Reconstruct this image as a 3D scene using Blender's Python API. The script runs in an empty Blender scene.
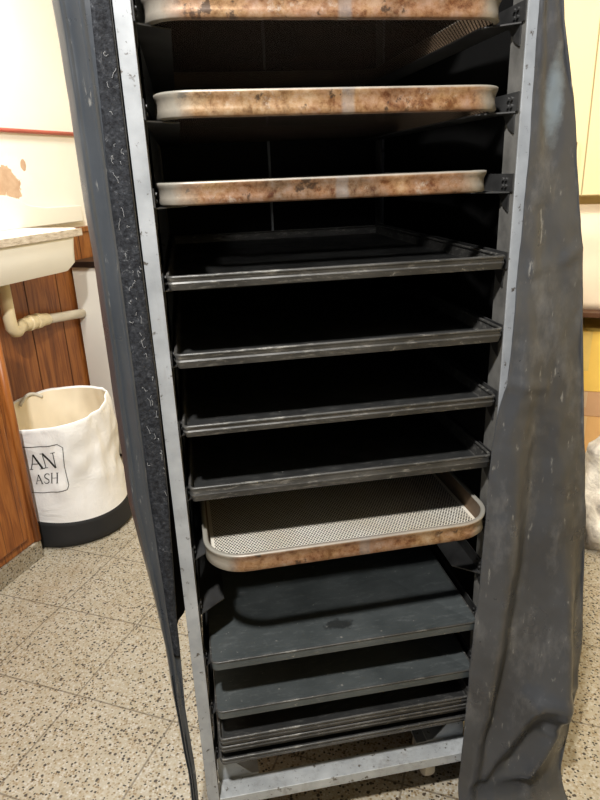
import bpy, bmesh, math, random
from mathutils import Vector, Matrix, noise
random.seed(7)
PI = math.pi
sc = bpy.context.scene
C = sc.collection

# ------------------------------------------------------------------ helpers
def link(o):
    C.objects.link(o); return o

def mesh_obj(name, bm, mat, parent=None, smooth=False, bevel=0.0, solid=0.0, autosmooth=None, subsurf=0):
    me = bpy.data.meshes.new(name)
    bmesh.ops.recalc_face_normals(bm, faces=bm.faces) if solid == 0 else None
    if autosmooth is not None:
        for e in bm.edges:
            if len(e.link_faces) == 2 and e.calc_face_angle(0) > autosmooth:
                e.smooth = False
        smooth = True
    for f in bm.faces: f.smooth = smooth
    bm.to_mesh(me); bm.free()
    me.materials.append(mat)
    o = link(bpy.data.objects.new(name, me))
    if parent: o.parent = parent
    if solid:
        m = o.modifiers.new('thick', 'SOLIDIFY'); m.thickness = solid; m.offset = 0
    if bevel:
        m = o.modifiers.new('bevel', 'BEVEL'); m.width = bevel; m.segments = 2; m.limit_method = 'ANGLE'
    if subsurf:
        m = o.modifiers.new('sub', 'SUBSURF'); m.levels = subsurf; m.render_levels = subsurf
    return o

def tag(o, label=None, cat=None, group=None, kind=None):
    if label: o['label'] = label
    if cat: o['category'] = cat
    if group: o['group'] = group
    if kind: o['kind'] = kind
    return o

def thing(name, label, cat, loc=(0, 0, 0), rz=0.0, group=None):
    o = link(bpy.data.objects.new(name, None))
    o.empty_display_size = 0.05
    o.location = loc; o.rotation_euler = (0, 0, rz)
    return tag(o, label, cat, group)

def copy_tree(o, parent=None):
    c = o.copy(); C.objects.link(c)
    if parent: c.parent = parent
    for ch in list(o.children): copy_tree(ch, c)
    return c

def box(bm, x0, x1, y0, y1, z0, z1):
    v = [bm.verts.new(p) for p in ((x0,y0,z0),(x1,y0,z0),(x1,y1,z0),(x0,y1,z0),(x0,y0,z1),(x1,y0,z1),(x1,y1,z1),(x0,y1,z1))]
    for f in ((3,2,1,0),(4,5,6,7),(0,1,5,4),(1,2,6,5),(2,3,7,6),(3,0,4,7)): bm.faces.new([v[i] for i in f])
    return v

def prism(bm, pts, axis, a, b):
    """pts: 2D polygon; extruded along axis (0,1,2) from a to b"""
    def P(p, t):
        if axis == 0: return (t, p[0], p[1])
        if axis == 1: return (p[0], t, p[1])
        return (p[0], p[1], t)
    A = [bm.verts.new(P(p, a)) for p in pts]; B = [bm.verts.new(P(p, b)) for p in pts]
    bm.faces.new(A); bm.faces.new(B[::-1])
    n = len(pts)
    for i in range(n): bm.faces.new((A[i], A[(i+1) % n], B[(i+1) % n], B[i]))

def tube(bm, pts, r, n=12, cap=True):
    pts = [Vector(p) for p in pts]
    rr = r if isinstance(r, (list, tuple)) else [r]*len(pts)
    rings = []; ref = None
    for i, p in enumerate(pts):
        t = (pts[min(i+1, len(pts)-1)] - pts[max(i-1, 0)]).normalized()
        if ref is None:
            ref = t.orthogonal().normalized()
        ref = (ref - t*ref.dot(t)).normalized()
        b = t.cross(ref)
        rings.append([bm.verts.new(p + (ref*math.cos(2*PI*k/n) + b*math.sin(2*PI*k/n))*rr[i]) for k in range(n)])
    for a, b in zip(rings, rings[1:]):
        for k in range(n): bm.faces.new((a[k], a[(k+1) % n], b[(k+1) % n], b[k]))
    if cap:
        bm.faces.new(rings[0][::-1]); bm.faces.new(rings[-1])

def rrect(w, d, r, n=10, cx=0, cy=0):
    r = max(min(r, w/2-1e-4, d/2-1e-4), 1e-4)
    out = []
    for (sx, sy, a0) in ((1, 1, 0), (-1, 1, PI/2), (-1, -1, PI), (1, -1, 1.5*PI)):
        for k in range(n+1):
            a = a0 + (PI/2)*k/n
            out.append((cx + sx*(w/2-r) + r*math.cos(a), cy + sy*(d/2-r) + r*math.sin(a)))
    return out

def loft(bm, rings, cap0=False, cap1=False):
    R = [[bm.verts.new(p) for p in ring] for ring in rings]
    n = len(R[0])
    for a, b in zip(R, R[1:]):
        for k in range(n): bm.faces.new((a[k], a[(k+1) % n], b[(k+1) % n], b[k]))
    if cap0: bm.faces.new(R[0][::-1])
    if cap1: bm.faces.new(R[-1])
    return R

def interp(tab, t):
    """tab: list of (t, value) in any order"""
    tab = sorted(tab)
    if t <= tab[0][0]: return tab[0][1]
    for (a, x), (b, y) in zip(tab, tab[1:]):
        if t <= b:
            k = (t-a)/(b-a)
            return x + (y-x)*k
    return tab[-1][1]

def lerp(a, b, t): return a + (b-a)*t
def sst(a, b, x):
    t = max(0, min(1, (x-a)/(b-a))); return t*t*(3-2*t)

# ------------------------------------------------------------------ materials
def srgb(r, g, b):
    f = lambda c: (c/255/12.92) if c/255 <= .04045 else ((c/255+.055)/1.055)**2.4
    return (f(r), f(g), f(b), 1)

class M:
    def __init__(s, name, rough=.5, metal=0.0, spec=.5):
        s.m = bpy.data.materials.new(name); s.m.use_nodes = True
        s.t = s.m.node_tree; s.b = s.t.nodes['Principled BSDF']; s.out = s.t.nodes['Material Output']
        s.b.inputs['Roughness'].default_value = rough; s.b.inputs['Metallic'].default_value = metal
        s.b.inputs['Specular IOR Level'].default_value = spec
        s.co = s.t.nodes.new('ShaderNodeTexCoord').outputs['Object']
    def n(s, typ, **kw):
        nd = s.t.nodes.new(typ)
        for k, v in kw.items(): setattr(nd, k, v)
        return nd
    def l(s, a, b): s.t.links.new(a, b)
    def mapping(s, scale=(1, 1, 1), rot=(0, 0, 0), loc=(0, 0, 0), src=None):
        nd = s.n('ShaderNodeMapping'); nd.inputs['Scale'].default_value = scale
        nd.inputs['Rotation'].default_value = rot; nd.inputs['Location'].default_value = loc
        s.l(src or s.co, nd.inputs['Vector']); return nd.outputs['Vector']
    def noise(s, scale, detail=4, rough=.55, src=None, dist=0):
        nd = s.n('ShaderNodeTexNoise'); nd.inputs['Scale'].default_value = scale
        nd.inputs['Detail'].default_value = detail; nd.inputs['Roughness'].default_value = rough
        nd.inputs['Distortion'].default_value = dist
        s.l(src or s.co, nd.inputs['Vector']); return nd.outputs['Fac']
    def voro(s, scale, src=None, feature='F1'):
        nd = s.n('ShaderNodeTexVoronoi', feature=feature); nd.inputs['Scale'].default_value = scale
        s.l(src or s.co, nd.inputs['Vector']); return nd
    def ramp(s, fac, stops, interp='LINEAR'):
        nd = s.n('ShaderNodeValToRGB'); cr = nd.color_ramp; cr.interpolation = interp
        while len(cr.elements) < len(stops): cr.elements.new(.5)
        for e, (p, c) in zip(cr.elements, stops):
            e.position = p; e.color = c if len(c) == 4 else (*c, 1)
        s.l(fac, nd.inputs['Fac']); return nd.outputs['Color']
    def mask(s, fac, a, b):
        nd = s.n('ShaderNodeMapRange', clamp=True); nd.inputs[1].default_value = a; nd.inputs[2].default_value = b
        s.l(fac, nd.inputs[0]); return nd.outputs[0]
    def mix(s, fac, a, b, blend='MIX'):
        nd = s.n('ShaderNodeMix', data_type='RGBA', blend_type=blend)
        for sock, v in ((nd.inputs[0], fac), (nd.inputs[6], a), (nd.inputs[7], b)):
            if isinstance(v, (tuple, float, int)): sock.default_value = v
            else: s.l(v, sock)
        return nd.outputs[2]
    def math(s, op, a, b=None, c=None):
        nd = s.n('ShaderNodeMath', operation=op)
        for i, v in enumerate((a, b, c)):
            if v is None: continue
            if isinstance(v, (float, int)): nd.inputs[i].default_value = v
            else: s.l(v, nd.inputs[i])
        return nd.outputs[0]
    def xyz(s, src=None):
        nd = s.n('ShaderNodeSeparateXYZ'); s.l(src or s.co, nd.inputs[0]); return nd.outputs
    def color(s, c):
        if isinstance(c, tuple): s.b.inputs['Base Color'].default_value = c
        else: s.l(c, s.b.inputs['Base Color'])
        return s
    def rough(s, c): s.l(c, s.b.inputs['Roughness']); return s
    def bump(s, h, strength=.3, dist=.002):
        nd = s.n('ShaderNodeBump'); nd.inputs['Strength'].default_value = strength; nd.inputs['Distance'].default_value = dist
        s.l(h, nd.inputs['Height']); s.l(nd.outputs[0], s.b.inputs['Normal']); return s

def plain(name, col, rough=.5, metal=0, nscale=8, var=.12, spec=.5, bump=0):
    m = M(name, rough, metal, spec)
    k = m.noise(nscale, 5)
    dark = tuple(c*(1-var) for c in col[:3]) + (1,); lite = tuple(min(1, c*(1+var)) for c in col[:3]) + (1,)
    m.color(m.ramp(k, [(.3, dark), (.7, lite)]))
    if bump: m.bump(m.noise(nscale*4, 5), bump)
    return m.m

def mat_galv(k=None):
    m = M('galvanised_steel', .42, .2)
    base = m.ramp(m.noise(14, 6), [(.3, srgb(132, 136, 140)), (.6, srgb(158, 162, 166)), (.8, srgb(176, 179, 182))])
    spots = m.mask(m.noise(70, 4, .65), .61, .68)
    base = m.mix(spots, base, srgb(78, 72, 66))
    smear = m.mask(m.noise(9, 5, .7, src=m.mapping((3, 3, .6))), .58, .75)
    base = m.mix(m.math('MULTIPLY', smear, .55), base, srgb(108, 102, 94))
    if k:
        base = m.mix(1.0, base, (*k, 1), 'MULTIPLY')
        fl = m.mask(m.noise(38, 7, .8), .50, .66); base = m.mix(m.math('MULTIPLY', fl, .35), base, srgb(96, 92, 84))
    m.color(base); m.rough(m.ramp(m.noise(25), [(.3, (.35,)*3), (.7, (.6,)*3)])); m.bump(m.noise(60), .15, .001)
    return m.m

def mat_rail():
    m = M('dark_rail_steel', .5, .4)
    base = m.ramp(m.noise(18, 6), [(.3, srgb(34, 34, 34)), (.7, srgb(68, 68, 68))])
    m.color(base); m.bump(m.noise(60), .15, .001)
    return m.m

def mat_rust(seed, h):
    m = M('heat_stained_tray_metal', .45, .25)
    co = m.mapping(loc=(seed*3.1, seed*1.7, seed*.9))
    base = m.ramp(m.noise(6, 8, .7, src=co), [(.28, srgb(178, 164, 138)), (.42, srgb(176, 138, 92)), (.53, srgb(144, 88, 46)), (.66, srgb(84, 46, 26))])
    fine = m.ramp(m.noise(55, 7, .75, src=co), [(.36, srgb(96, 56, 32)), (.49, srgb(204, 182, 150)), (.64, srgb(240, 234, 222))])
    base = m.mix(.55, base, fine, 'MULTIPLY')
    base = m.mix(.24, base, fine)
    spots = m.mask(m.noise(34, 5, .65, src=m.mapping(loc=(seed*5+2, 1, seed))), .61, .66)
    base = m.mix(m.math('MULTIPLY', spots, .85), base, srgb(58, 44, 36))
    white = m.mask(m.noise(22, 7, .8, src=m.mapping(loc=(seed*2+9, 4, 0))), .58, .66)
    base = m.mix(m.math('MULTIPLY', white, .55), base, srgb(200, 194, 184))
    zz = m.xyz()[2]
    low = m.math('SUBTRACT', 1.0, m.mask(m.math('ADD', zz, m.math('MULTIPLY', m.noise(40, 4, src=co), .01)), .005, .012))
    base = m.mix(m.math('MULTIPLY', low, .5), base, srgb(84, 56, 40))
    top = m.mask(zz, h-.0035, h-.0015)
    base = m.mix(m.math('MULTIPLY', top, .8), base, srgb(176, 174, 166))
    x = m.xyz()[0]
    corner = m.mask(m.math('ADD', m.math('ABSOLUTE', x), m.math('MULTIPLY', m.noise(20, 3, src=co), .05)), .222, .252)
    base = m.mix(m.math('MULTIPLY', corner, .8), base, srgb(168, 168, 160))
    seam = m.math('SUBTRACT', 1.0, m.mask(m.math('ABSOLUTE', m.math('SUBTRACT', x, .012)), .007, .011))
    base = m.mix(m.math('MULTIPLY', seam, .45), base, srgb(150, 152, 154))
    base = m.mix(1.0, base, (.70, .68, .66, 1), 'MULTIPLY')
    m.color(base); m.bump(m.noise(50, 5, src=co), .2, .001)
    m.rough(m.ramp(m.noise(30, src=co), [(.3, (.3,)*3), (.7, (.6,)*3)]))
    return m.m

def mat_perf(underside=False):
    m = M('dark_perforated_sheet' if underside else 'perforated_tray_sheet', .9 if underside else .4, 0 if underside else .3, .1 if underside else .5)
    a = .0056; h = a*1.7320508; r = .00195
    def lattice(ox, oy):
        v = m.mapping((1/a, 1/h, 0), loc=(ox, oy, 0))
        f = m.n('ShaderNodeVectorMath', operation='FRACTION'); m.l(v, f.inputs[0])
        s_ = m.n('ShaderNodeVectorMath', operation='SUBTRACT'); m.l(f.outputs[0], s_.inputs[0]); s_.inputs[1].default_value = (.5, .5, 0)
        g = m.n('ShaderNodeVectorMath', operation='MULTIPLY'); m.l(s_.outputs[0], g.inputs[0]); g.inputs[1].default_value = (a, h, 0)
        L = m.n('ShaderNodeVectorMath', operation='LENGTH'); m.l(g.outputs[0], L.inputs[0])
        return L.outputs['Value']
    d = m.math('MINIMUM', lattice(0, 0), lattice(.5, .5))
    hole = m.math('LESS_THAN', d, r)
    xx = m.xyz()
    inside = m.math('MULTIPLY', m.math('LESS_THAN', m.math('ABSOLUTE', xx[0]), .238), m.math('LESS_THAN', m.math('ABSOLUTE', xx[1]), .327))
    hole = m.math('MULTIPLY', hole, inside)
    base = m.ramp(m.noise(9, 6, .65), [(.38, srgb(236, 232, 222)), (.62, srgb(226, 218, 200)), (.82, srgb(160, 124, 88))])
    if underside: base = m.ramp(m.noise(12, 6, .65), [(.35, srgb(20, 15, 12)), (.7, srgb(40, 27, 19))])
    m.color(base)
    tr = m.n('ShaderNodeBsdfTransparent'); mx = m.n('ShaderNodeMixShader')
    m.l(hole, mx.inputs[0]); m.l(m.b.outputs[0], mx.inputs[1]); m.l(tr.outputs[0], mx.inputs[2]); m.l(mx.outputs[0], m.out.inputs[0])
    return m.m

def mat_black_tray(name, lo, hi, scuff, amt, rough=.45, spot=False):
    m = M(name, rough, .25)
    base = m.ramp(m.noise(10, 6, .6), [(.3, lo), (.7, hi)])
    s1 = m.mask(m.noise(30, 8, .8, src=m.mapping((1, 3, 4))), .53, .66)
    base = m.mix(m.math('MULTIPLY', s1, amt), base, scuff)
    fl = m.mask(m.noise(85, 3, .6), .70, .74)
    base = m.mix(m.math('MULTIPLY', fl, .6), base, srgb(150, 148, 142))
    if spot:
        x = m.xyz()
        a = m.math('DIVIDE', m.math('ADD', x[0], .008), .032); b = m.math('DIVIDE', m.math('ADD', x[1], .297), .016)
        d = m.math('ADD', m.math('SQRT', m.math('ADD', m.math('MULTIPLY', a, a), m.math('MULTIPLY', b, b))), m.math('MULTIPLY', m.math('SUBTRACT', m.noise(45, 5, .7), .5), 1.8))
        base = m.mix(m.math('MULTIPLY', m.math('SUBTRACT', 1.0, m.mask(d, .7, 1.0)), .75), base, srgb(26, 27, 27))
    m.color(base); m.bump(m.noise(50, 6), .25, .001)
    m.rough(m.ramp(m.noise(12, 5), [(.3, (rough-.1,)*3), (.7, (rough+.2,)*3)]))
    return m.m

def mat_vinyl(dusty=.5, tan=.2, lo=(46, 47, 50), hi=(64, 66, 69)):
    m = M('black_vinyl', .36, 0, .6)
    base = m.ramp(m.noise(5, 6, .6), [(.3, srgb(*lo)), (.7, srgb(*hi))])
    dust = m.mask(m.noise(11, 8, .72, src=m.mapping((1.6, 1.6, .7))), .52, .70)
    base = m.mix(m.math('MULTIPLY', dust, dusty), base, srgb(104, 104, 104))
    sc_ = m.mask(m.noise(120, 4, .6, src=m.mapping((1, 1, .2), rot=(.2, .5, .3))), .65, .71)
    base = m.mix(m.math('MULTIPLY', sc_, .4), base, srgb(150, 148, 142))
    br = m.mask(m.noise(3.2, 4, .5, src=m.mapping(loc=(3, 2, 5))), .52, .68)
    base = m.mix(m.math('MULTIPLY', br, tan), base, srgb(66, 64, 62))
    m.color(base); m.rough(m.ramp(m.noise(14, 5), [(.3, (.24,)*3), (.7, (.42,)*3)]))
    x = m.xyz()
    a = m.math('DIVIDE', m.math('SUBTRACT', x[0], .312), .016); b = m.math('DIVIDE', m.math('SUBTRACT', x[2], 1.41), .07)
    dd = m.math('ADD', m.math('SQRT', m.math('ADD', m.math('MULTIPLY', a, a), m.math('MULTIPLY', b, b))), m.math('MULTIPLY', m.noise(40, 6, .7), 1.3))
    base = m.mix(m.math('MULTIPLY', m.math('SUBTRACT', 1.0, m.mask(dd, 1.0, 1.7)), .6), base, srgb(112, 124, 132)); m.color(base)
    m.bump(m.noise(22, 7, .6, src=m.mapping((1, 1, .5))), .25, .004)
    return m.m

def mat_velcro():
    m = M('fuzzy_velcro', .95, 0, .1)
    base = m.ramp(m.noise(160, 4, .7), [(.35, srgb(28, 29, 32)), (.6, srgb(48, 50, 54)), (.8, srgb(86, 88, 92))])
    lint = m.mask(m.noise(28, 7, .8, dist=1.5), .60, .70)
    base = m.mix(m.math('MULTIPLY', lint, .45), base, srgb(150, 152, 155))
    m.color(base); m.bump(m.noise(220, 4, .7), .8, .003)
    return m.m

def mat_terrazzo(name, tiles=True):
    m = M(name, .35, 0, .45)
    co = m.co
    base = m.ramp(m.noise(7, 4), [(.3, srgb(182, 170, 144)), (.7, srgb(200, 188, 164))])
    chips = m.voro(175, co)
    c = m.ramp(m.xyz(chips.outputs['Color'])[0], [(0, srgb(66, 54, 42)), (.12, srgb(58, 48, 38)), (.13, srgb(138, 116, 84)), (.30, srgb(158, 134, 98)), (.31, srgb(194, 182, 158)), (.66, srgb(214, 205, 188)), (.67, srgb(170, 152, 120)), (1, srgb(188, 170, 138))], 'LINEAR')
    inner = m.math('SUBTRACT', 1.0, m.mask(chips.outputs['Distance'], .46, .60))
    base = m.mix(inner, base, c)
    big = m.voro(75, m.mapping(loc=(.37, .11, .05)))
    bc = m.math('GREATER_THAN', m.xyz(big.outputs['Color'])[1], .80)
    bi = m.math('MULTIPLY', bc, m.math('SUBTRACT', 1.0, m.mask(big.outputs['Distance'], .25, .34)))
    base = m.mix(bi, base, srgb(70, 58, 48))
    stain = m.mask(m.noise(2.6, 5, .6), .55, .75)
    base = m.mix(m.math('MULTIPLY', stain, .25), base, srgb(170, 135, 90))
    if tiles:
        # 0.30 m tiles in the room's own axes (object axes)
        x = m.xyz()
        def line(s_, off):
            f = m.math('FRACT', m.math('DIVIDE', m.math('ADD', s_, off), .2985))
            dd = m.math('ABSOLUTE', m.math('SUBTRACT', f, .5))
            return m.mask(dd, .490, .494)
        g = m.math('MAXIMUM', line(x[0], 10*.2985-.127), line(x[1], 10*.2985-.807))
        base = m.mix(m.math('MULTIPLY', g, .65), base, srgb(98, 84, 66))
    base = m.mix(1.0, base, (.66, .68, .72, 1), 'MULTIPLY')
    m.color(base); m.rough(m.ramp(m.noise(12), [(.3, (.3,)*3), (.7, (.5,)*3)]))
    return m.m

def mat_wood(name, horizontal_axis=0, tone=1.0, plank=.09):
    m = M(name, .38, 0, .45)
    src = m.mapping((14, 14, 1.1))
    g = m.noise(3.2, 6, .6, src=src, dist=1.2)
    T = lambda r, g_, b: srgb(r*tone, g_*tone, b*tone)
    base = m.ramp(g, [(.28, T(100, 54, 22)), (.45, T(142, 82, 36)), (.62, T(170, 106, 50)), (.8, T(124, 70, 30))])
    kn = m.voro(3.3, m.mapping((1.6, 1.6, .9), loc=(.3, .2, .6)))
    knot = m.math('SUBTRACT', 1.0, m.mask(kn.outputs['Distance'], .03, .09))
    base = m.mix(m.math('MULTIPLY', knot, .75), base, T(74, 34, 14))
    ax = m.xyz()[horizontal_axis]
    pl = m.math('FRACT', m.math('DIVIDE', m.math('ADD', ax, 5.0), plank))
    gro = m.mask(m.math('ABSOLUTE', m.math('SUBTRACT', pl, .5)), .47, .49)
    base = m.mix(m.math('MULTIPLY', gro, .7), base, T(70, 34, 14))
    m.color(base); m.bump(g, .1, .001)
    return m.m

def mat_wall_left():
    m = M('cream_plaster', .7)
    base = m.ramp(m.noise(2.2, 5), [(.3, srgb(240, 235, 224)), (.7, srgb(247, 244, 236))])
    x = m.xyz()   # object axes: x along the wall, z up
    def blob(cx, cz, rx, rz):
        a = m.math('DIVIDE', m.math('SUBTRACT', x[0], cx), rx); b = m.math('DIVIDE', m.math('SUBTRACT', x[2], cz), rz)
        d = m.math('SQRT', m.math('ADD', m.math('MULTIPLY', a, a), m.math('MULTIPLY', b, b)))
        d = m.math('ADD', d, m.math('MULTIPLY', m.math('SUBTRACT', m.noise(13, 5, .6), .5), 2.2))
        return m.math('SUBTRACT', 1.0, m.mask(d, .92, 1.0))
    p = m.math('MAXIMUM', blob(1.24, 1.335, .085, .055), blob(1.345, 1.40, .014, .02))
    halo = m.math('MAXIMUM', blob(1.25, 1.345, .13, .085), blob(1.34, 1.40, .02, .03))
    base = m.mix(m.math('MULTIPLY', halo, .5), base, srgb(250, 246, 236))
    base = m.mix(p, base, m.ramp(m.noise(30, 5), [(.3, srgb(184, 150, 122)), (.7, srgb(204, 174, 146))]))
    m.color(base); m.bump(m.noise(14, 5), .12, .004)
    return m.m

def mat_bag():
    m = M('white_woven_bag', .6)
    base = m.ramp(m.noise(6, 5), [(.3, srgb(232, 231, 228)), (.7, srgb(243, 242, 240))])
    m.color(base); m.bump(m.noise(9, 5, .6, dist=.6), .35, .02)
    return m.m

GALV = mat_galv(); RAIL = mat_rail(); PERF = mat_perf(); PERFB = mat_perf(True); VINYL = mat_vinyl(); VINYLC = mat_vinyl(.10, 0, (46, 50, 55), (58, 62, 67)); VELC = mat_velcro()
WALLSHADE = plain('shaded_tray_wall', srgb(92, 76, 60), .55, .1, 16, .35)  # shade on the trays' inside walls, put into the colour
DUSTY = mat_galv((1.25, 1.24, 1.20))
INSHADE = plain('painted_shade_black', srgb(13, 13, 13), .7, 0, 6, .25, .2)  # near-black colour standing in for the shade inside the cover
BLK = mat_black_tray('black_baked_tray', srgb(28, 28, 28), srgb(48, 49, 49), srgb(92, 91, 88), .5)
BLKRIM = mat_black_tray('worn_tray_rim', srgb(40, 40, 39), srgb(74, 73, 71), srgb(136, 134, 128), .75)
DARKSTEEL = plain('dark_steel', srgb(102, 101, 98), .55, .2, 26, .35)  # darker steel for the flanges that run back
SHEET = mat_black_tray('slate_grey_sheet', srgb(58, 63, 64), srgb(78, 83, 84), srgb(112, 116, 116), .4, .4)
SHEETS = mat_black_tray('scuffed_grey_sheet', srgb(58, 63, 64), srgb(78, 83, 84), srgb(112, 116, 116), .4, .4, True)
TERR = mat_terrazzo('terrazzo_tiles'); TERRP = mat_terrazzo('terrazzo_plinth', False)
WOODC = mat_wood('varnished_pine', 0, 1.0, .082)
WOODW = mat_wood('varnished_pine_panelling', 0, .90, .20)
WALL_L = mat_wall_left()
PAPERW = plain('cream_wall_paint', srgb(240, 220, 170), .6, 0, 2, .03)

# ------------------------------------------------------------------ room frame
RZ = math.radians(60.8)                 # the room's walls and floor tiles are turned against the rack
cu, su = math.cos(RZ), math.sin(RZ)
def room(u, w, z=0.0):                  # u along the left wall (away), w towards the left wall
    return (u*cu - w*su, u*su + w*cu, z)

def struct(name, bm, mat, **kw):
    o = mesh_obj(name, bm, mat, **kw); o.rotation_euler = (0, 0, RZ); o['kind'] = 'structure'
    return o

bm = bmesh.new(); box(bm, -3.0, 2.6, -2.0, 1.9, -.05, 0); struct('floor', bm, TERR)
bm = bmesh.new(); box(bm, -3.0, 2.6, 1.75, 1.85, 0, 2.7); struct('wall_left', bm, WALL_L)
bm = bmesh.new(); box(bm, 2.4, 2.5, -2.0, 1.75, 0, 2.7); struct('wall_back', bm, PAPERW)
bm = bmesh.new(); box(bm, -3.0, 2.4, -2.1, -2.0, 0, 2.7); struct('wall_right', bm, PAPERW)
# pine panelling on the lower left wall, plank by plank
bm = bmesh.new()
k = -.6
while k < 2.38:
    box(bm, k, min(k+.1985, 2.39), 1.728, 1.75, .08, 1.10); k += .20
box(bm, -.6, 2.39, 1.722, 1.75, 1.10, 1.125)
struct('trim_1', bm, WOODW, bevel=.003)
bm = bmesh.new(); box(bm, -.6, 2.39, 1.725, 1.75, 0, .08); struct('baseboard_left', bm, TERRP)
bm = bmesh.new(); box(bm, 2.38, 2.4, -1.99, 1.72, 0, .08); struct('baseboard_back', bm, TERRP)

# ------------------------------------------------------------------ bakery rack
PX = .270            # inner faces of the posts
DEPTH = .735
SLOT = [1.512, 1.396, 1.283, 1.166, 1.049, .934, .818, .702, .587, .472, .354, .240]
rack = thing('bakery_rack', 'tall galvanised steel bakery rack on casters, standing inside the black cover', 'rack', (0, 0, 0))
ZB, ZT = .120, 1.78
for sx in (-1, 1):
    for (ya, sy) in ((0.0, 1), (DEPTH, -1)):
        bm = bmesh.new()
        a, b = PX, PX+.0225
        # L angle: front face flange and the flange that runs back into the rack
        prism(bm, [(sx*a, ya), (sx*b, ya), (sx*b, ya+sy*.003), (sx*a, ya+sy*.003)], 2, ZB, ZT)
        po = mesh_obj('post', bm, GALV, rack, bevel=.0008)
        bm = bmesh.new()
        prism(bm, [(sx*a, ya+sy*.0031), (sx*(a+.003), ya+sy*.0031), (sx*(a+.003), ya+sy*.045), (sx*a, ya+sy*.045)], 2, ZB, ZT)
        mesh_obj('side_flange', bm, DARKSTEEL, po)['label'] = 'darker inner flange'
# shelf runners: an upright web on the posts and a flange that carries the tray
for s in SLOT:
    for sx in (-1, 1):
        bm = bmesh.new()
        x1 = sx*(PX-.0005); xw = sx*(PX-.0025); x0 = sx*.223
        prism(bm, [(x1, .012), (xw, .012), (x0, .05), (x0, .70), (xw, .725), (x1, .725)], 2, s-.002, s)
        box(bm, min(x1, xw), max(x1, xw), .004, .73, s, s+.026)
        # little gusset below the front end
        prism(bm, [(.014, s-.002), (.05, s-.002), (.03, s-.022), (.014, s-.03)], 0, min(x1, xw), max(x1, xw))
        for yy in (.022, .032):
            for dz in (.008, .018):
                tube(bm, [(xw, yy, s+dz), (xw-sx*.003, yy, s+dz)], .0028, 8)
        mesh_obj('shelf_runner', bm, RAIL if s > .25 else RAIL, rack)
# lower and upper frames
def angle_rail(name, pts, axis, a, b, mat=GALV):
    bm = bmesh.new(); prism(bm, pts, axis, a, b); return mesh_obj(name, bm, mat, rack, bevel=.001)
for z0, up in ((.142, -1), (ZT-.003, -1)):
    for (ya, sy) in ((.0, 1), (DEPTH, -1)):
        nm = 'front_crossbar' if sy > 0 else 'rear_crossbar'
        angle_rail(nm, mat=DUSTY, axis=0, a=-PX+.001, b=PX-.001, pts=[(ya+sy*.0035, z0), (ya+sy*.046, z0), (ya+sy*.046, z0-.003), (ya+sy*.0065, z0-.003), (ya+sy*.0065, z0-.024), (ya+sy*.0035, z0-.024)])
    for sx in (-1, 1):
        angle_rail('side_crossbar', [(sx*(PX-.0005), z0-.0035), (sx*(PX-.0005), z0+.028), (sx*(PX-.0035), z0+.028), (sx*(PX-.0035), z0-.0005), (sx*(PX-.045), z0-.0005), (sx*(PX-.045), z0-.0035)], 1, .047, DEPTH-.047)
# corner gussets by the front feet
for sx in (-1, 1):
    bm = bmesh.new()
    prism(bm, [(sx*.2675, .145), (sx*.2675, .21), (sx*.255, .21), (sx*.200, .145)], 1, .047, .050)
    prism(bm, [(sx*.2675, .047), (sx*.185, .047), (sx*.185, .085), (sx*.225, .13), (sx*.2675, .13)], 2, .1425, .1455)
    mesh_obj('corner_gusset', bm, GALV, rack)
bm = bmesh.new(); tube(bm, [(-.008, DEPTH-.012, .12), (-.008, DEPTH-.012, ZT-.01)], .0035, 8)
mesh_obj('rear_stop_rod', bm, GALV, rack, smooth=True)
CREAM = plain('cream_caster_plastic', srgb(214, 206, 190), .5, 0, 20, .1)
for i, (cx, cy) in enumerate(((-.215, .098), (.200, .098), (-.215, .66), (.205, .66))):
    bm = bmesh.new()
    box(bm, cx-.03, cx+.03, cy-.03, cy+.03, .112, .117)
    for d in (-.018, .018):
        prism(bm, [(cy-.022, .112), (cy+.022, .112), (cy+.012, .032), (cy-.012, .032)], 0, cx+d-.0015, cx+d+.0015)
    tube(bm, [(cx-.021, cy, .045), (cx+.021, cy, .045)], .005, 8)
    cs = mesh_obj('caster', bm, GALV, rack)
    bm = bmesh.new()
    prof = [(-.014, .012), (-.014, .036), (-.011, .043), (-.004, .045), (.004, .045), (.011, .043), (.014, .036), (.014, .012)]
    rings = [[(cx+px, cy+rr*math.cos(2*PI*k_/28), .045+rr*math.sin(2*PI*k_/28)) for k_ in range(28)] for px, rr in prof]
    loft(bm, rings, True, True)
    mesh_obj('wheel', bm, CREAM, cs, autosmooth=.6)

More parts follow.
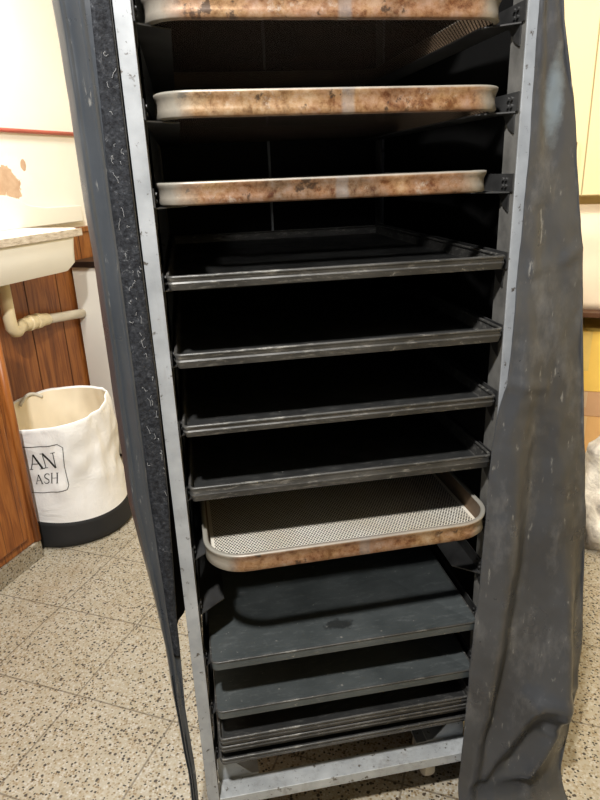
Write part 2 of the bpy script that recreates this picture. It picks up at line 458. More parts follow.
# ------------------------------------------------------------------ perforated trays
TW, TD = .495, .685
def perforated_tray(z, cx, yf, h, seed, label, rz=0.0, r=.055, TW=.508):
    t = thing('perforated_baking_tray', label, 'baking tray', (cx, yf+TD/2, z), rz, 'rusty perforated baking trays')
    prof = [(.010, .0), (.004, .0005), (.0015, .003), (.0035, h*.35), (.0038, h*.6), (.002, h-.008), (0, h-.004), (0, h-.001), (.002, h), (.007, h), (.0085, h-.002)]
    prof2 = [(.0086, h-.002), (.0098, h*.5), (.0095, .004), (.0125, .0016)]
    bm = bmesh.new()
    rings = [[(x, y, zz) for x, y in rrect(TW-2*i_, TD-2*i_, r-i_, 12)] for i_, zz in prof]
    loft(bm, rings)
    mesh_obj('rim', bm, mat_rust(seed, h), t, autosmooth=1.2)
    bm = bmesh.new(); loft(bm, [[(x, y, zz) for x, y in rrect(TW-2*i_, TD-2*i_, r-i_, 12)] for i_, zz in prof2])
    mesh_obj('inner_wall', bm, WALLSHADE, t, smooth=True)['label'] = 'inside wall with shade painted in'
    bm = bmesh.new()
    loft(bm, [[(x, y, .0012) for x, y in rrect(TW-.020, TD-.020, r-.01, 12)]], cap1=True)
    mesh_obj('perforated_base', bm, PERF, t)
    bm = bmesh.new()
    loft(bm, [[(x, y, .0011) for x, y in rrect(TW-.020, TD-.020, r-.01, 12)]], cap1=True)
    mesh_obj('dark_underside', bm, PERFB, t)  # sheet darker than the top of the base
    return t
perforated_tray(SLOT[0]+.0008, -.005, -.004, .034, 1, 'uppermost perforated tray, rust-stained rim cut off by the top edge of the photo')
perforated_tray(SLOT[1]+.0008, -.002, -.004, .034, 2, 'second perforated tray from the top, blotchy tan and brown rim', 0)
perforated_tray(SLOT[2]+.0008, -.0125, -.004, .032, 3, 'third perforated tray from the top, pushed left with its right end short of the post')
perforated_tray(SLOT[7]+.0008, .003, -.047, .034, 4, 'lowest perforated tray, sticking out with its silvery holed base in view', .016, .07, .514)

# ------------------------------------------------------------------ black sheet pans
def sheet_pan(z, yf, label, h=.024, name='black_sheet_pan', group='black sheet pans', w=.528, mat=BLK, dx=0.0, rz=0.0, d=.70, seed=0, rimmat=None):
    t = thing(name, label, 'sheet pan', (dx, yf+d/2, z), rz, group)
    bm = bmesh.new()
    prof = [(.006, 0), (.0045, .0008), (.001, h*.45), (.0024, h*.55), (.0005, h-.004), (.0025, h-.004), (.0045, h*.55), (.0065, .0025), (.009, .0016)]
    rings = [[(x, y, zz) for x, y in rrect(w-2*i_, d-2*i_, .010-min(i_, .008), 4)] for i_, zz in prof]
    loft(bm, rings)
    mesh_obj('lip', bm, rimmat or BLKRIM, t, autosmooth=.7)['label'] = 'worn floury lip'
    bm = bmesh.new()
    loft(bm, [[(x, y, zz) for x, y in rrect(w-2*i_, d-2*i_, .008, 4)] for i_, zz in ((.0062, .0002), (.0062, .0014))], True, True)
    mesh_obj('pan_floor', bm, mat, t)
    # rolled wire edge
    bm = bmesh.new()
    pts = rrect(w-.005, d-.005, .009, 5)
    n_ = len(pts); rr = .0027
    rings = []
    for i, (x, y) in enumerate(pts):
        a = Vector(pts[i-1]); b = Vector(pts[(i+1) % n_]); tt = (b-a).normalized(); nn = Vector((tt.y, -tt.x))
        wob = noise.noise((x*9+seed*7, y*9, seed*3.3))*.0012
        rings.append([(x+nn.x*rr*math.cos(q), y+nn.y*rr*math.cos(q), h-.0035+wob+rr*math.sin(q)) for q in [2*PI*k_/8 for k_ in range(8)]])
    rings.append(rings[0])
    loft(bm, rings); bmesh.ops.remove_doubles(bm, verts=bm.verts, dist=1e-6)
    mesh_obj('rolled_edge', bm, rimmat or BLKRIM, t, smooth=True)
    return t
sheet_pan(SLOT[3]+.0008, -.006, 'black sheet pan directly below the last of the three rusty top trays', .023, seed=1)
sheet_pan(SLOT[4]+.0008, -.012, 'black sheet pan second below the three rusty top trays', .025, seed=2)
sheet_pan(SLOT[5]+.0008, -.006, 'black sheet pan third below the three rusty top trays, with another black pan under it', .022, seed=3)
sheet_pan(SLOT[6]+.0008, -.004, 'black sheet pan just above the silvery perforated tray, scuffed floury front', .028, seed=4)
# nested pans at the foot of the rack
for i, (lb, dz, yo, h_) in enumerate((('bottom pan of the nested black stack at the foot of the rack', 0, -.010, .020),
                                  ('middle pan of the nested black stack at the foot of the rack', .0225, -.004, .022),
                                  ('top pan of the nested black stack at the foot of the rack', .0470, -.008, .022))):
    sheet_pan(SLOT[11]+.0008+dz, yo, lb, h_, group='nested black pans at the bottom', seed=6+i, w=.522-.002*i)

# flat sheets with turned-down edges
def flat_sheet(z, yf, h, label, seed):
    t = thing('flat_baking_sheet', label, 'baking sheet', (0, yf+.35, z), 0, 'flat grey baking sheets')
    w, d = .515, .70
    bm = bmesh.new()
    prof = [(.004, 0), (.001, .001), (0, h-.003), (.0015, h), (.007, h), (.012, h-.0015)]
    rings = [[(x, y, zz) for x, y in rrect(w-2*i_, d-2*i_, .012-min(i_, .01), 4)] for i_, zz in prof]
    R = loft(bm, rings); bm.faces.new(R[-1]); bm.faces.new(R[0][::-1])
    mesh_obj('sheet', bm, SHEETS if seed == 1 else SHEET, t, autosmooth=.7)
    bm = bmesh.new()
    pts = rrect(w-.001, d-.001, .012, 4); n_ = len(pts); rings = []
    for i, (x, y) in enumerate(pts):
        a = Vector(pts[i-1]); b = Vector(pts[(i+1) % n_]); tt = (b-a).normalized(); nn = Vector((tt.y, -tt.x))
        wob = noise.noise((x*11+seed*5, y*11, 2))*.0008
        rings.append([(x+nn.x*.002*math.cos(q), y+nn.y*.002*math.cos(q), h-.0012+wob+.002*math.sin(q)) for q in [2*PI*k_/8 for k_ in range(8)]])
    rings.append(rings[0]); loft(bm, rings); bmesh.ops.remove_doubles(bm, verts=bm.verts, dist=1e-6)
    mesh_obj('worn_edge', bm, BLKRIM, t, smooth=True)
flat_sheet(SLOT[9]+.0008, -.008, .020, 'flat slate-grey sheet below the empty slot, wide lit surface with a dark scuff', 1)
flat_sheet(SLOT[10]+.0008, -.006, .020, 'flat slate-grey sheet just above the nested pan stack', 2)

# ------------------------------------------------------------------ the cover
cover = thing('rack_cover', 'black vinyl cover with a velcro edge hanging over the bakery rack, front flaps pulled aside', 'cover', (0, 0, 0))
def grid_obj(name, nu, nv, fn, mat, parent, solid=.0016, smooth=True):
    bm = bmesh.new()
    V = [[bm.verts.new(fn(i/nu, j/nv)) for j in range(nv+1)] for i in range(nu+1)]
    for i in range(nu):
        for j in range(nv): bm.faces.new((V[i][j], V[i+1][j], V[i+1][j+1], V[i][j+1]))
    return mesh_obj(name, bm, mat, parent, smooth=smooth, solid=solid)

# left flap: a narrow turned-back strip that thins out towards the floor
LO = [(1.80, -.377), (1.534, -.371), (1.422, -.3665), (1.258, -.3665), (1.04, -.367), (.837, -.365), (.722, -.354), (.598, -.342), (.532, -.337), (.393, -.333), (.241, -.327), (.169, -.327), (.04, -.322)]
LI = [(1.80, -.293), (1.534, -.294), (1.258, -.2945), (1.04, -.293), (.837, -.297), (.722, -.302), (.598, -.308), (.535, -.309), (.399, -.313), (.248, -.309), (.169, -.310), (.04, -.312)]
def left_y(s, z):
    # cross section: outer edge set back, smooth face, crease, recessed velcro band
    y = interp([(0, .055), (.06, .012), (.18, -.004), (.24, -.010), (.27, -.004), (.50, -.012), (.53, -.016), (.56, -.005), (1, -.006)], s)
    y += .004*noise.noise((s*3, z*7, 1.3)) + .0012*noise.noise((s*6, z*16, 4.1))
    return y
def left_fn(s, t):
    z = lerp(1.79, .012, t)
    xo, xi = interp(LO, z), interp(LI, z)
    wob = .0025*noise.noise((7.7, z*9, .5))
    return (lerp(xo, xi, s) + wob*(1-s), left_y(s, z), z)
lf = grid_obj('left_flap', 30, 150, left_fn, VINYLC, cover)
def velc_fn(s, t):
    z = lerp(1.788, .52, t)
    xo, xi = interp(LO, z), interp(LI, z)
    s0 = .57 + .11*sst(1.30, 1.55, z) + .015*noise.noise((3, z*8, 1)); ss = lerp(s0, .985, s)
    return (lerp(xo, xi, ss), left_y(ss, z) - .0028 - .0012*math.sin(PI*s), z)
vs = grid_obj('velcro_strip', 8, 160, velc_fn, VELC, lf, solid=.0015)
vs['label'] = 'fuzzy velcro band speckled with lint'
LINT = plain('pale_lint', srgb(150, 152, 154), .9, 0, 30, .15)
bm = bmesh.new()
for i in range(46):
    z0 = random.choice((1.30, 1.18, 1.06, 1.5, .95)) + random.gauss(0, .10) if i < 45 else random.uniform(.5, 1.7)
    z0 = min(1.75, max(.56, z0))
    s0 = random.uniform(.68, .95); ang = random.uniform(0, 2*PI); ln = random.uniform(.003, .012); pts = []
    n_ = 9
    for k_ in range(n_):
        ang += random.gauss(0, .8)
        s0 = min(.98, max(.62, s0 + ln*math.cos(ang)/n_*13)); z0 += ln*math.sin(ang)/n_*2
        xo, xi = interp(LO, z0), interp(LI, z0)
        pts.append((lerp(xo, xi, s0), left_y(s0, z0)-.0060, z0))
    tube(bm, pts, .00024, 4)
ln_ = mesh_obj('lint_threads', bm, LINT, lf); ln_['kind'] = 'stuff'; ln_['label'] = 'pale lint threads caught on the velcro'

# side, back and top panels of the cover
def left_side(s, t):
    y = lerp(.055, .765, s)
    hem = interp([(0, .46), (.08, .50), (.34, .46), (.46, .06), (1, .05)], s)  # rear hem dropped low to keep lamp light out from under the rack
    z = lerp(1.79, hem, t)
    xo = interp(LO, z)
    x = lerp(xo, -.305, sst(0, .16, s)) + .004*noise.noise((y*5, z*4, 2.2))
    return (x, y, z)
grid_obj('left_side_panel', 24, 40, left_side, VINYL, cover)
grid_obj('left_inner_shade', 24, 40, lambda s, t: (lambda p: (p[0]+.0035, max(.05, p[1]-.002), p[2]+.004))(left_side(s, t)), INSHADE, cover)  # added inner sheet that paints the interior shade
RR = [(1.80, .318), (1.529, .312), (1.418, .341), (1.193, .383), (.94, .419), (.615, .462), (.425, .479), (.297, .483), (.161, .479), (.034, .472), (0, .47)]
RL = [(1.80, .280), (1.529, .278), (1.271, .279), (1.122, .277), (1.024, .277), (.973, .272), (.912, .258), (.866, .255), (.79, .252), (.731, .252), (.534, .248), (.373, .241), (.163, .236), (.073, .232), (0, .222)]
def right_side(s, t):
    y = lerp(-.018, .765, s)
    z = lerp(1.79, .03, t)
    xr = interp(RR, z)
    x = lerp(xr-.002, .308, sst(0, .45, s)) + .005*noise.noise((y*5, z*4, 8.2))*sst(0, .1, s)
    return (x, y, z)
grid_obj('right_side_panel', 30, 50, right_side, VINYL, cover)
grid_obj('right_inner_shade', 24, 50, lambda s, t: (lambda p: (p[0]-.004, p[1]-.002, p[2]+.004))(right_side(.1+.9*s, t)), INSHADE, cover)
grid_obj('back_panel', 20, 40, lambda s, t: (lerp(-.306, .309, s), .766+.004*noise.noise((s*4, t*6, 3)), lerp(1.79, .05, t)), VINYL, cover)  # low hem here also blocks light from under the rack
grid_obj('back_inner_shade', 20, 40, lambda s, t: (lerp(-.301, .303, s), .758+.004*noise.noise((s*4, t*6, 3)), lerp(1.785, .054, t)), INSHADE, cover)
grid_obj('top_panel', 20, 20, lambda s, t: (lerp(-.312, .316, s)*(1), lerp(-.01, .766, t), 1.792+.004*math.sin(PI*s)), VINYL, cover)

# right flap: wide sheet with folds, crossing the right post and heaping on the floor
def seg_d(px, pz, a, b):
    ax, az = a; bx, bz = b; dx, dz = bx-ax, bz-az
    t = max(0, min(1, ((px-ax)*dx+(pz-az)*dz)/(dx*dx+dz*dz))); ex, ez = px-ax-t*dx, pz-az-t*dz
    return math.hypot(ex, ez)
def sharp(x, z, pts, width, h):
    d = min(seg_d(x, z, a, b) for a, b in zip(pts, pts[1:]))
    return h*(.6*math.exp(-math.hypot(d, .003)/(width*.7))+.4*math.exp(-(d/width)**2))
def ridge(x, z, pts, width, h):
    d = min(seg_d(x, z, a, b) for a, b in zip(pts, pts[1:]))
    return h*math.exp(-(d/width)**2)
VAL = [(1.8, .30), (1.2, .36), (.95, .45), (.80, .45), (.56, .38), (.40, .32), (.27, .26), (.08, .16), (0, .14)]
def right_depth(s, x, z):
    d = 0.0
    sv = interp(VAL, z)
    deep = sst(1.12, .55, z)
    hump = lambda q, e: max(0, math.sin(PI*min(1, max(0, q))))**e
    wd = interp(RR, z)-interp(RL, z)
    if s < sv: d += (.002+.34*sv*wd*deep)*hump(s/sv, 1.6)
    else: d += (.002+.016*deep)*hump((s-sv)/(1-sv), 1.9)
    # billow on the lower right and the creases under it
    gz = max(0, min(1, (.68-z)/.36))
    d += .058*gz*math.exp(-((x-.425)/(.020+.026*gz))**2)*sst(.190, .33, z)*sst(1.0, .72, s)
    d += sharp(x, z, [(.365, .305), (.400, .315), (.470, .300)], .016, .010)
    d += sharp(x, z, [(.368, .312), (.340, .230), (.280, .110)], .024, .027)
    d += sharp(x, z, [(.425, .285), (.425, .200), (.372, .115)], .020, .020)
    d += sharp(x, z, [(.235, .050), (.300, .080), (.365, .112), (.40, .14), (.43, .21)], .016, .010)
    d -= ridge(x, z, [(.400, .250), (.340, .140)], .016, .008)
    d += ridge(x, z, [(.300, 1.165), (.345, 1.172), (.378, 1.195)], .008, .003)
    d += ridge(x, z, [(.275, .978), (.34, .968)], .008, .004)
    d += .005*noise.noise((x*14, z*5, .7)) + .003*noise.noise((x*30, z*14, 3.1)) + .0016*noise.noise((x*60, z*45, 9.1))
    return d
ZF = .085          # below this height the sheet turns forward on to the floor
def right_fn(s, t):
    if t < .86:
        z = lerp(1.79, ZF, (t/.86)); k = 0
    else:
        k = (t-.86)/.14; z = ZF
    xl, xr = interp(RL, z), interp(RR, z)
    x = lerp(xl, xr, s)
    d = right_depth(s, x, z)
    y = -.017 - d
    if z > 1.0: y = lerp(y, min(y, -.010), 1)
    if k:
        # quarter bend, then lying flat towards the viewer
        a = min(1, k/.35); fl = max(0, (k-.35)/.65)
        z = .012 + (ZF-.012)*(1-math.sin(a*PI/2)) + .006*fl*abs(noise.noise((x*12, k*4, 5)))
        y += -.05*(1-math.cos(a*PI/2)) - .17*fl
        x += -.05*fl*(1-s) + .02*fl*s + .02*noise.noise((k*5, x*8, 1))*fl
        z = max(z, .004 + .012*(1+noise.noise((x*18, y*18, 6)))*(.5+.5*fl)*.8)
    return (x, y, z)
grid_obj('right_flap', 64, 240, right_fn, VINYL, cover)

# ------------------------------------------------------------------ left background
# pine cabinet (faces the rack's left; its end stops short of the laundry bag)
cab = thing('pine_cabinet', 'varnished knotty pine cabinet on a terrazzo plinth at the left edge', 'cabinet', (0, 0, 0), RZ)
bm = bmesh.new(); box(bm, -.9, .655, 1.375, 1.70, .072, .985); mesh_obj('body', bm, WOODC, cab, bevel=.003)
bm = bmesh.new(); tube(bm, [(.652, 1.378, .074), (.652, 1.378, .984)], .016, 16); mesh_obj('corner_post', bm, WOODC, cab, smooth=True)
bm = bmesh.new()
box(bm, .03, .60, 1.360, 1.376, .11, .95)
mesh_obj('door', bm, WOODC, cab, bevel=.006)
bm = bmesh.new(); box(bm, -.62, .01, 1.360, 1.376, .11, .95); mesh_obj('door', bm, WOODC, cab, bevel=.006)
bm = bmesh.new(); box(bm, -.9, .660, 1.366, 1.70, 0, .071); pl_ = mesh_obj('plinth', bm, TERRP, cab, bevel=.003); pl_['label'] = 'terrazzo plinth'

# sink
CER = plain('white_ceramic', srgb(236, 233, 222), .22, 0, 4, .03, .6)
sink = thing('sink', 'white ceramic wall sink with a grimy front ledge, above the laundry bag', 'sink', (0, 0, 0), RZ)
def sink_ring(z, du0, du1, dw0, dw1, r):
    u0, u1, w0, w1 = .70+du0, 1.248-du1, 1.445+dw0, 1.716-dw1
    return [(x, y, z) for x, y in rrect(u1-u0, w1-w0, r, 8, (u0+u1)/2, (w0+w1)/2)]
bm = bmesh.new()
rings = [sink_ring(.988, .05, .075, .05, .0, .05), sink_ring(.990, .02, .045, .02, 0, .05), sink_ring(1.02, .004, .022, .004, 0, .04), sink_ring(1.08, .0, .02, .0, 0, .04),
         sink_ring(1.118, 0, .012, 0, 0, .04), sink_ring(1.122, -.004, -.002, -.006, 0, .04), sink_ring(1.146, -.004, -.004, -.008, 0, .04), sink_ring(1.152, .0, .0, -.002, 0, .04),
         sink_ring(1.152, .03, .03, .05, .03, .05), sink_ring(1.144, .036, .036, .058, .036, .05), sink_ring(1.05, .06, .07, .08, .05, .06), sink_ring(1.02, .10, .12, .12, .09, .05)]
loft(bm, rings, True, True)
mesh_obj('basin', bm, CER, sink, autosmooth=.8)
m = M('grimy_stone_edge', .5)
g = m.ramp(m.noise(34, 6, .7, src=m.mapping((1, 1, 3))), [(.3, srgb(140, 124, 106)), (.5, srgb(196, 184, 166)), (.7, srgb(222, 214, 200))])
m.color(g)
bm = bmesh.new(); box(bm, .69, 1.254, 1.434, 1.440, 1.120, 1.149)
mesh_obj('front_ledge', bm, m.m, sink, bevel=.002)['label'] = 'stained stone front ledge'
bm = bmesh.new()
prism(bm, [(.72, 1.150), (.72, 1.285), (1.17, 1.285), (1.22, 1.275), (1.30, 1.24), (1.40, 1.226), (1.64, 1.222), (1.64, 1.150)], 1, 1.7165, 1.7270)
o_ = mesh_obj('splashback', bm, CER, sink, bevel=.004)
bm = bmesh.new(); tube(bm, [(.98, 1.60, 1.021), (.98, 1.60, 1.024)], .022, 20); mesh_obj('drain', bm, GALV, sink)

# drain pipe
PVC = plain('yellowed_pvc', srgb(226, 212, 176), .4, 0, 12, .08)
pipe = thing('drain_pipe', 'cream plastic drain pipe running from the sink along the pine panelling', 'pipe', (0, 0, 0), RZ)
bm = bmesh.new()
pp = [(.955, 1.60, .985), (.955, 1.60, .84), (.958, 1.60, .80), (.975, 1.605, .782), (1.00, 1.615, .776), (1.03, 1.63, .782), (1.07, 1.645, .785)]
tube(bm, pp, .024, 16); mesh_obj('trap', bm, PVC, pipe, smooth=True)
bm = bmesh.new()
pr = [(1.06, 1.645, .785, .027), (1.10, 1.652, .783, .027), (1.102, 1.652, .783, .032), (1.125, 1.657, .781, .032), (1.127, 1.657, .781, .027), (1.15, 1.661, .779, .027), (1.152, 1.661, .779, .032), (1.18, 1.666, .777, .032), (1.182, 1.666, .777, .028), (1.24, 1.676, .770, .026)]
tube(bm, [p[:3] for p in pr], [p[3] for p in pr], 18); mesh_obj('coupling', bm, PVC, pipe, autosmooth=.6)
bm = bmesh.new(); tube(bm, [(1.238, 1.6757, .770), (1.496, 1.691, .741)], .021, 16)
mesh_obj('outlet_pipe', bm, plain('grey_pvc', srgb(206, 196, 176), .45, 0, 12, .08), pipe, smooth=True)

# white unit with a dark top
unit = thing('white_counter_unit', 'white side unit with a thin black top, behind the laundry bag', 'counter', (0, 0, 0), RZ)
bm = bmesh.new(); box(bm, 1.50, 2.10, 1.10, 1.715, .02, .955); mesh_obj('body', bm, plain('white_laminate', srgb(216, 214, 206), .4, 0, 3, .03), unit, bevel=.003)
bm = bmesh.new(); box(bm, 1.490, 2.11, 1.09, 1.718, .9555, .982); mesh_obj('top', bm, plain('black_laminate', srgb(30, 24, 22), .35, 0, 5, .1), unit, bevel=.002)['label'] = 'black top'
bm = bmesh.new(); box(bm, 1.515, 2.09, 1.12, 1.71, 0, .0198); mesh_obj('foot', bm, plain('dark_foot', srgb(40, 38, 36), .6), unit)

# red pipe on the wall
bm = bmesh.new(); tube(bm, [(-.3, 1.738, 1.532), (1.2, 1.738, 1.530), (2.2, 1.738, 1.534)], .0085, 12)
for u_ in (.4, 1.3+.45, 2.1): box(bm, u_-.008, u_+.008, 1.730, 1.7499, 1.520, 1.545)
rp = mesh_obj('wall_pipe', bm, plain('dull_red_paint', srgb(186, 92, 80), .45, 0, 10, .12), smooth=True)
rp.rotation_euler = (0, 0, RZ); tag(rp, 'thin dull red pipe running along the cream wall above the sink', 'pipe')

# laundry bag
BCX, BCY = -.786, 1.505
BAGW = mat_bag(); BAGB = plain('black_bag_fabric', srgb(26, 26, 27), .75, 0, 14, .15, bump=.2)
bag = thing('laundry_bag', 'floppy white fabric bag with a black base, standing beside the pine cabinet', 'bag', (BCX, BCY, 0))
def bag_rim(a): return .500 + .022*math.cos(a-math.radians(35)) + .006*math.sin(3*a+.8)
def bag_r(a, z):
    k = z/.5
    r = .233 - .004*math.sin(PI*k) - .012*k - .030*k*max(0, math.cos(a-math.radians(0)))
    hi = sst(.14, .30, z)
    r += hi*(.013*noise.noise((math.cos(a)*2.2, math.sin(a)*2.2, z*6)) + .009*noise.noise((math.cos(a)*5, math.sin(a)*5, z*14+3)))
    ad = math.degrees(a)
    # pushed-in creases on the right hand side
    def cr(a0, z0, a1, z1, wd, h): 
        d_ = seg_d(ad/60*.24, z, (a0/60*.24, z0), (a1/60*.24, z1)); return h*math.exp(-(d_/wd)**2)
    r += cr(-62, .34, -30, .24, .014, -.020) + cr(-55, .25, -30, .35, .011, .016) + cr(-66, .22, -35, .17, .012, -.014) + cr(-75, .45, -40, .42, .012, -.012) + cr(-48, .40, -36, .24, .011, -.016) + cr(-72, .40, -58, .30, .010, .010)
    return r
NA = 96
def bag_pt(a, z, off=0.0):
    r = bag_r(a, z) + off
    return (r*math.cos(a), r*math.sin(a), z)
bm = bmesh.new()
rows = []
band = lambda a: .110 + .010*math.sin(2*a)
for j in range(31):
    t = j/30
    rows.append([bag_pt(2*PI*i/NA, lerp(band(2*PI*i/NA), bag_rim(2*PI*i/NA), t)) for i in range(NA)])
# turned rim and inner lining
rows.append([bag_pt(2*PI*i/NA, bag_rim(2*PI*i/NA)+.004, -.003) for i in range(NA)])
rows.append([bag_pt(2*PI*i/NA, bag_rim(2*PI*i/NA)-.004, -.008) for i in range(NA)])
loft(bm, rows)
bag_body = mesh_obj('body', bm, BAGW, bag, smooth=True)
bm = bmesh.new()
rows = [[bag_pt(2*PI*i/NA, lerp(bag_rim(2*PI*i/NA)-.004, .03, t), -.008-.02*t) for i in range(NA)] for t in [k_/12 for k_ in range(13)]]
loft(bm, rows, cap1=True)
mesh_obj('lining', bm, plain('beige_lining', srgb(238, 226, 200), .7, 0, 5, .06), bag, smooth=True)['label'] = 'beige lining'
bm = bmesh.new()
rows = [[bag_pt(2*PI*i/NA, .002, -.012) for i in range(NA)], [bag_pt(2*PI*i/NA, .012, -.001) for i in range(NA)]]
for j in range(1, 7): rows.append([bag_pt(2*PI*i/NA, lerp(.012, band(2*PI*i/NA), j/6), .001) for i in range(NA)])
rows.append([bag_pt(2*PI*i/NA, band(2*PI*i/NA)+.001, -.001) for i in range(NA)])
loft(bm, rows, True)
mesh_obj('base', bm, BAGB, bag, smooth=True)['label'] = 'black base band'
# handle loop on the far rim
bm = bmesh.new()
hp = []
for k_ in range(13):
    a = math.radians(lerp(118, 146, k_/12)); hp.append((.208*math.cos(a), .208*math.sin(a), bag_rim(a)-.02+.028*math.sin(PI*k_/12)))
tube(bm, hp, .007, 8); mesh_obj('handle', bm, plain('pale_webbing', srgb(206, 202, 190), .8), bag, smooth=True)
# lettering: strokes in (arc, z) wrapped on the bag
INK = plain('black_print', srgb(28, 27, 26), .7, 0, 20, .05)
def wrap(bm, poly, off=.0022):
    """poly: list of (x_along_arc_m, z) with x measured from a=-110 deg; finely split then placed on the bag"""
    vs_ = []
    for (x, z) in poly:
        a = math.radians(-110) + x/.236
        vs_.append(bm.verts.new(bag_pt(a, z, off)))
    bm.faces.new(vs_)
def stroke(bm, p, q, w):
    """a stroke quad from p to q, width w, in short steps so that it follows the cloth"""
    p, q = Vector(p), Vector(q); n_ = max(2, int((q-p).length/.008)); d = (q-p).normalized(); s_ = Vector((-d.y, d.x))*w/2
    for i in range(n_):
        a, b = p.lerp(q, i/n_), p.lerp(q, (i+1)/n_)
        wrap(bm, [tuple(a-s_), tuple(b-s_), tuple(b+s_), tuple(a+s_)])
def skew(p, x0, z0, sx, sz, it=0.0, rot=0.0):
    x, y = p
    x = x + it*y
    X, Y = x*sx, y*sz
    return (x0 + X*math.cos(rot)-Y*math.sin(rot), z0 + X*math.sin(rot)+Y*math.cos(rot))
GLY = {'A': [((.0, 0), (.5, 1), .07), ((.5, 1), (1.0, 0), .17), ((.18, .36), (.80, .36), .06), ((-.12, .02), (.2, .02), .05), ((.76, .02), (1.16, .02), .05)],
       'N': [((.1, 0), (.1, 1), .07), ((.1, 1), (.95, 0), .17), ((.95, 0), (.95, 1), .07), ((-.1, .98), (.2, .98), .05), ((-.08, .02), (.28, .02), .05), ((.78, .98), (1.12, .98), .05)],
       'H': [((.1, 0), (.1, 1), .14), ((.85, 0), (.85, 1), .14), ((.1, .5), (.85, .5), .06), ((-.06, .02), (.26, .02), .05), ((.69, .02), (1.01, .02), .05), ((-.06, .98), (.26, .98), .05), ((.69, .98), (1.01, .98), .05)],
       'S': [((.72, .82), (.6, .96), .09), ((.6, .96), (.32, .99), .09), ((.32, .99), (.12, .84), .11), ((.12, .84), (.14, .64), .12), ((.14, .64), (.40, .50), .14), ((.40, .50), (.66, .36), .14), ((.66, .36), (.68, .16), .12), ((.68, .16), (.48, .02), .11), ((.48, .02), (.20, .03), .09), ((.20, .03), (.06, .2), .09)]}
def glyph(bm, ch, x0, z0, sx, sz, it, rot):
    for a, b, w in GLY[ch]:
        stroke(bm, skew(a, x0, z0, sx, sz, it, rot), skew(b, x0, z0, sx, sz, it, rot), w*sx)
def arc(deg): return math.radians(deg+110)*.236
rot = .03
bm = bmesh.new(); glyph(bm, 'A', arc(-112.5), .334, .046, .062, 0, rot); mesh_obj('printed_letter', bm, INK, bag_body)
bm = bmesh.new(); glyph(bm, 'N', arc(-99.5), .337, .047, .062, 0, rot); mesh_obj('printed_letter', bm, INK, bag_body)
bm = bmesh.new(); glyph(bm, 'A', arc(-111), .273, .027, .040, .25, rot); mesh_obj('printed_letter', bm, INK, bag_body)
bm = bmesh.new(); glyph(bm, 'S', arc(-103.0), .275, .031, .040, .25, rot); mesh_obj('printed_letter', bm, INK, bag_body)
bm = bmesh.new(); glyph(bm, 'H', arc(-95.8), .277, .029, .040, .25, rot); mesh_obj('printed_letter', bm, INK, bag_body)
fr = [(arc(-150), .424), (arc(-84), .428), (arc(-79.5), .414), (arc(-81), .34), (arc(-80), .262), (arc(-82), .246), (arc(-110), .238), (arc(-150), .236)]
bm = bmesh.new()
for p, q_ in zip(fr, fr[1:]): stroke(bm, p, q_, .0026)
mesh_obj('printed_frame', bm, INK, bag_body)['label'] = 'thin black line frame round the print'

# ------------------------------------------------------------------ right background
def rthing(name, label, cat): return thing(name, label, cat, (0, 0, 0), RZ)
BROWN = plain('dark_brown_wood', srgb(84, 54, 34), .5, 0, 12, .2)
YEL = plain('yellow_paint', srgb(240, 224, 176), .5, 0, 3, .04)
# yellow wall cupboard
cb = rthing('wall_cupboard', 'pale yellow wall cupboard seen past the right edge of the cover', 'cupboard')
bm = bmesh.new(); box(bm, 2.06, 2.399, -1.6, -.10, 1.19, 2.2); mesh_obj('body', bm, YEL, cb, bevel=.003)
for i, (a, b) in enumerate(((-.463, -.11), (-.86, -.467), (-1.58, -.864))):
    bm = bmesh.new(); box(bm, 2.042, 2.0595, a, b, 1.195, 2.19); d_ = mesh_obj('door', bm, YEL, cb, bevel=.002)
    bm = bmesh.new(); tube(bm, [(2.0415, a+.04, 1.30), (2.025, a+.04, 1.30), (2.025, a+.04, 1.40), (2.0415, a+.04, 1.40)], .005, 8); mesh_obj('handle', bm, BROWN, d_, smooth=True)
# table
tb = rthing('side_table', 'dark brown side table against the back wall, right of the cover', 'table')
bm = bmesh.new(); box(bm, 2.0, 2.395, -1.5, -.15, .690, .712); mesh_obj('tabletop', bm, BROWN, tb, bevel=.002)
for (x, y) in ((2.03, -.19), (2.36, -.19), (2.03, -1.46), (2.36, -1.46)):
    bm = bmesh.new(); box(bm, x-.02, x+.02, y-.02, y+.02, 0, .6895); mesh_obj('leg', bm, BROWN, tb)
# paper sack and carton on the table
PAP = plain('pale_paper', srgb(236, 220, 196), .7, 0, 6, .05)
def sack(name, label, cat, u0, w0, du, dw, h, mat, lean):
    bm = bmesh.new(); rings = []
    for j in range(15):
        t = j/14; f = .92+.08*math.sin(PI*min(1, t*1.1)); thin = lerp(1, .25, sst(.75, 1, t))
        rings.append([(x+lean*t, y+lean*t*.6, .7125+h*t) for x, y in [(u0+px*f*thin, w0+py*f) for px, py in rrect(du, dw, min(du, dw)*.3, 5)]])
    for r_ in rings[1:-1]:
        for i, p in enumerate(r_): r_[i] = (p[0]+.008*noise.noise((p[0]*9, p[1]*9, p[2]*9)), p[1]+.008*noise.noise((p[0]*9+5, p[1]*9, p[2]*9)), p[2])
    loft(bm, rings, True, True)
    o = mesh_obj(name, bm, mat, smooth=True); o.rotation_euler = (0, 0, RZ); tag(o, label, cat); return o
sack('paper_package', 'pale upright package standing on the brown side table', 'package', 2.15, -.50, .18, .30, .44, PAP, .0)
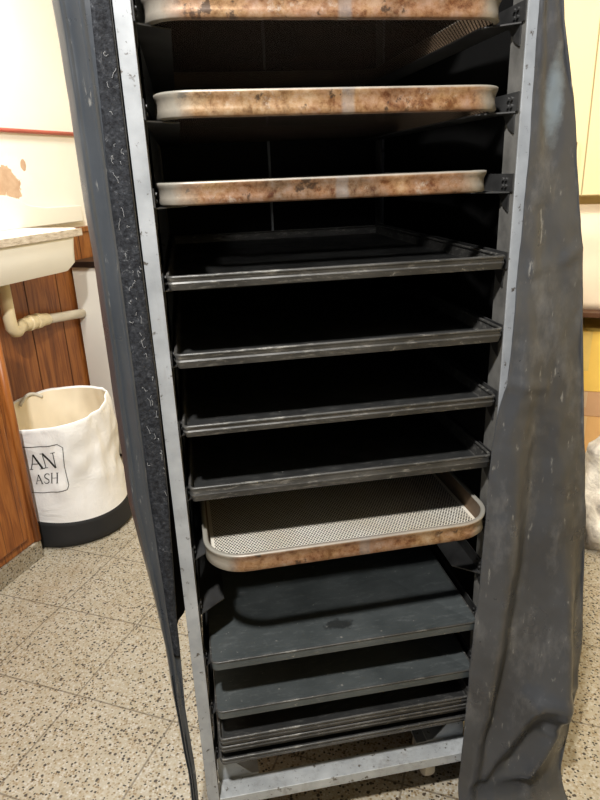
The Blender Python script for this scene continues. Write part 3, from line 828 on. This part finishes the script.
def carton(label, u0, u1, w0, w1, z0, z1, col, tape):
    c = thing('cardboard_box', label, 'box', room((u0+u1)/2, (w0+w1)/2, z0), RZ, 'boxes under the side table')
    hu, hw, h = (u1-u0)/2, (w1-w0)/2, z1-z0
    bm = bmesh.new(); box(bm, -hu, hu, -hw, hw, 0, h-.004); mesh_obj('carton', bm, plain('cardboard', col, .75, 0, 10, .06), c, bevel=.003)
    for s in (-1, 1):
        bm = bmesh.new(); a, b = (.001, hw) if s > 0 else (-hw, -.001)
        box(bm, -hu, hu, a, b, h-.0038, h); mesh_obj('flap', bm, plain('cardboard_flap', col, .75, 0, 14, .08), c)
    bm = bmesh.new(); box(bm, -hu-.0012, -hu-.0004, -.025, .025, h*.35, h-.001); mesh_obj('tape', bm, plain('packing_tape', tape, .3), c)
carton('bright yellow box on top of the pile under the side table', 2.06, 2.34, -.86, -.24, .335, .615, srgb(248, 208, 104), srgb(236, 204, 120))
carton('pinkish tan box in the middle of the pile under the side table', 2.06, 2.34, -.88, -.24, .215, .334, srgb(206, 164, 126), srgb(214, 184, 150))
carton('tan box at the bottom of the pile under the side table', 2.06, 2.36, -.9, -.24, 0, .214, srgb(222, 176, 116), srgb(224, 190, 140))
# crumpled cloth bundle on the floor
bm = bmesh.new()
m = M('dirty_cloth', .85)
m.color(m.ramp(m.noise(7, 6, .65, dist=1), [(.3, srgb(56, 54, 54)), (.42, srgb(168, 160, 150)), (.6, srgb(226, 220, 208)), (.8, srgb(196, 186, 172))])); m.bump(m.noise(9, 6, .6, dist=1), .8, .02)
rings = []
for j in range(26):
    t = j/25; ph = t*PI*.5
    ring = []
    for i in range(48):
        a = 2*PI*i/48
        r = .21*(1.02-.95*t**2.2)
        p = Vector((r*math.cos(a), r*math.sin(a), .44*t))
        n_ = .06*noise.noise((p.x*7, p.y*7, p.z*7)) + .03*noise.noise((p.x*17, p.y*17, p.z*17+4))
        f = 1+n_/max(r, .06)*.8
        ring.append((p.x*f, p.y*f, max(.001, p.z + n_*.5*(1 if j else 0))))
    rings.append(ring)
loft(bm, rings, True, True)
cl = mesh_obj('cloth_bundle', bm, m.m, smooth=True); cl.location = (1.285, .93, 0)
tag(cl, 'crumpled grey and white cloth bundle on the floor by the boxes', 'cloth')

# ------------------------------------------------------------------ lights
def area(name, loc, target, size, power, col):
    l = bpy.data.lights.new(name, 'AREA'); l.shape = 'DISK'; l.size = size; l.energy = power; l.color = col
    o = link(bpy.data.objects.new(name, l)); o.location = loc
    o.rotation_euler = (Vector(target)-Vector(loc)).to_track_quat('-Z', 'Y').to_euler(); return o
area('ceiling_lamp', (-.50, -1.04, 2.55), (-.1, 0, .6), .12, 84, (1, .97, .93))
x_, y_, z_ = room(.70, 1.15, 2.55)
area('ceiling_lamp_by_sink', (x_, y_, z_), (x_, y_, 0), .45, 37, (1, .95, .86))
area('ceiling_lamp_at_back', (1.15, .35, 2.55), (1.15, .6, 0), .45, 30, (1, .88, .68))
w = bpy.data.worlds.new('World'); sc.world = w; w.use_nodes = True
w.node_tree.nodes['Background'].inputs[0].default_value = (.85, .92, 1, 1)
w.node_tree.nodes['Background'].inputs[1].default_value = .12

# ------------------------------------------------------------------ camera
cam = bpy.data.cameras.new('camera'); co = link(bpy.data.objects.new('camera', cam))
R_ = Vector((0.98356705, -0.17668817, -0.03711006)); U_ = Vector((0.09429042, 0.32742137, 0.94016199)); F_ = Vector((0.15396487, 0.92821147, -0.33870087))
mw = Matrix.Identity(4)
for i in range(3): mw[i][0], mw[i][1], mw[i][2] = R_[i], U_[i], -F_[i]
mw[0][3], mw[1][3], mw[2][3] = -.22899, -.93330, 1.32
co.matrix_world = mw
cam.sensor_fit = 'VERTICAL'; cam.sensor_height = 36; cam.lens = 36*626.54/800; cam.clip_start = .02
sc.camera = co
sc.view_settings.view_transform = 'Standard'; sc.view_settings.look = 'None'
sc.view_settings.exposure = 0; sc.view_settings.gamma = 1
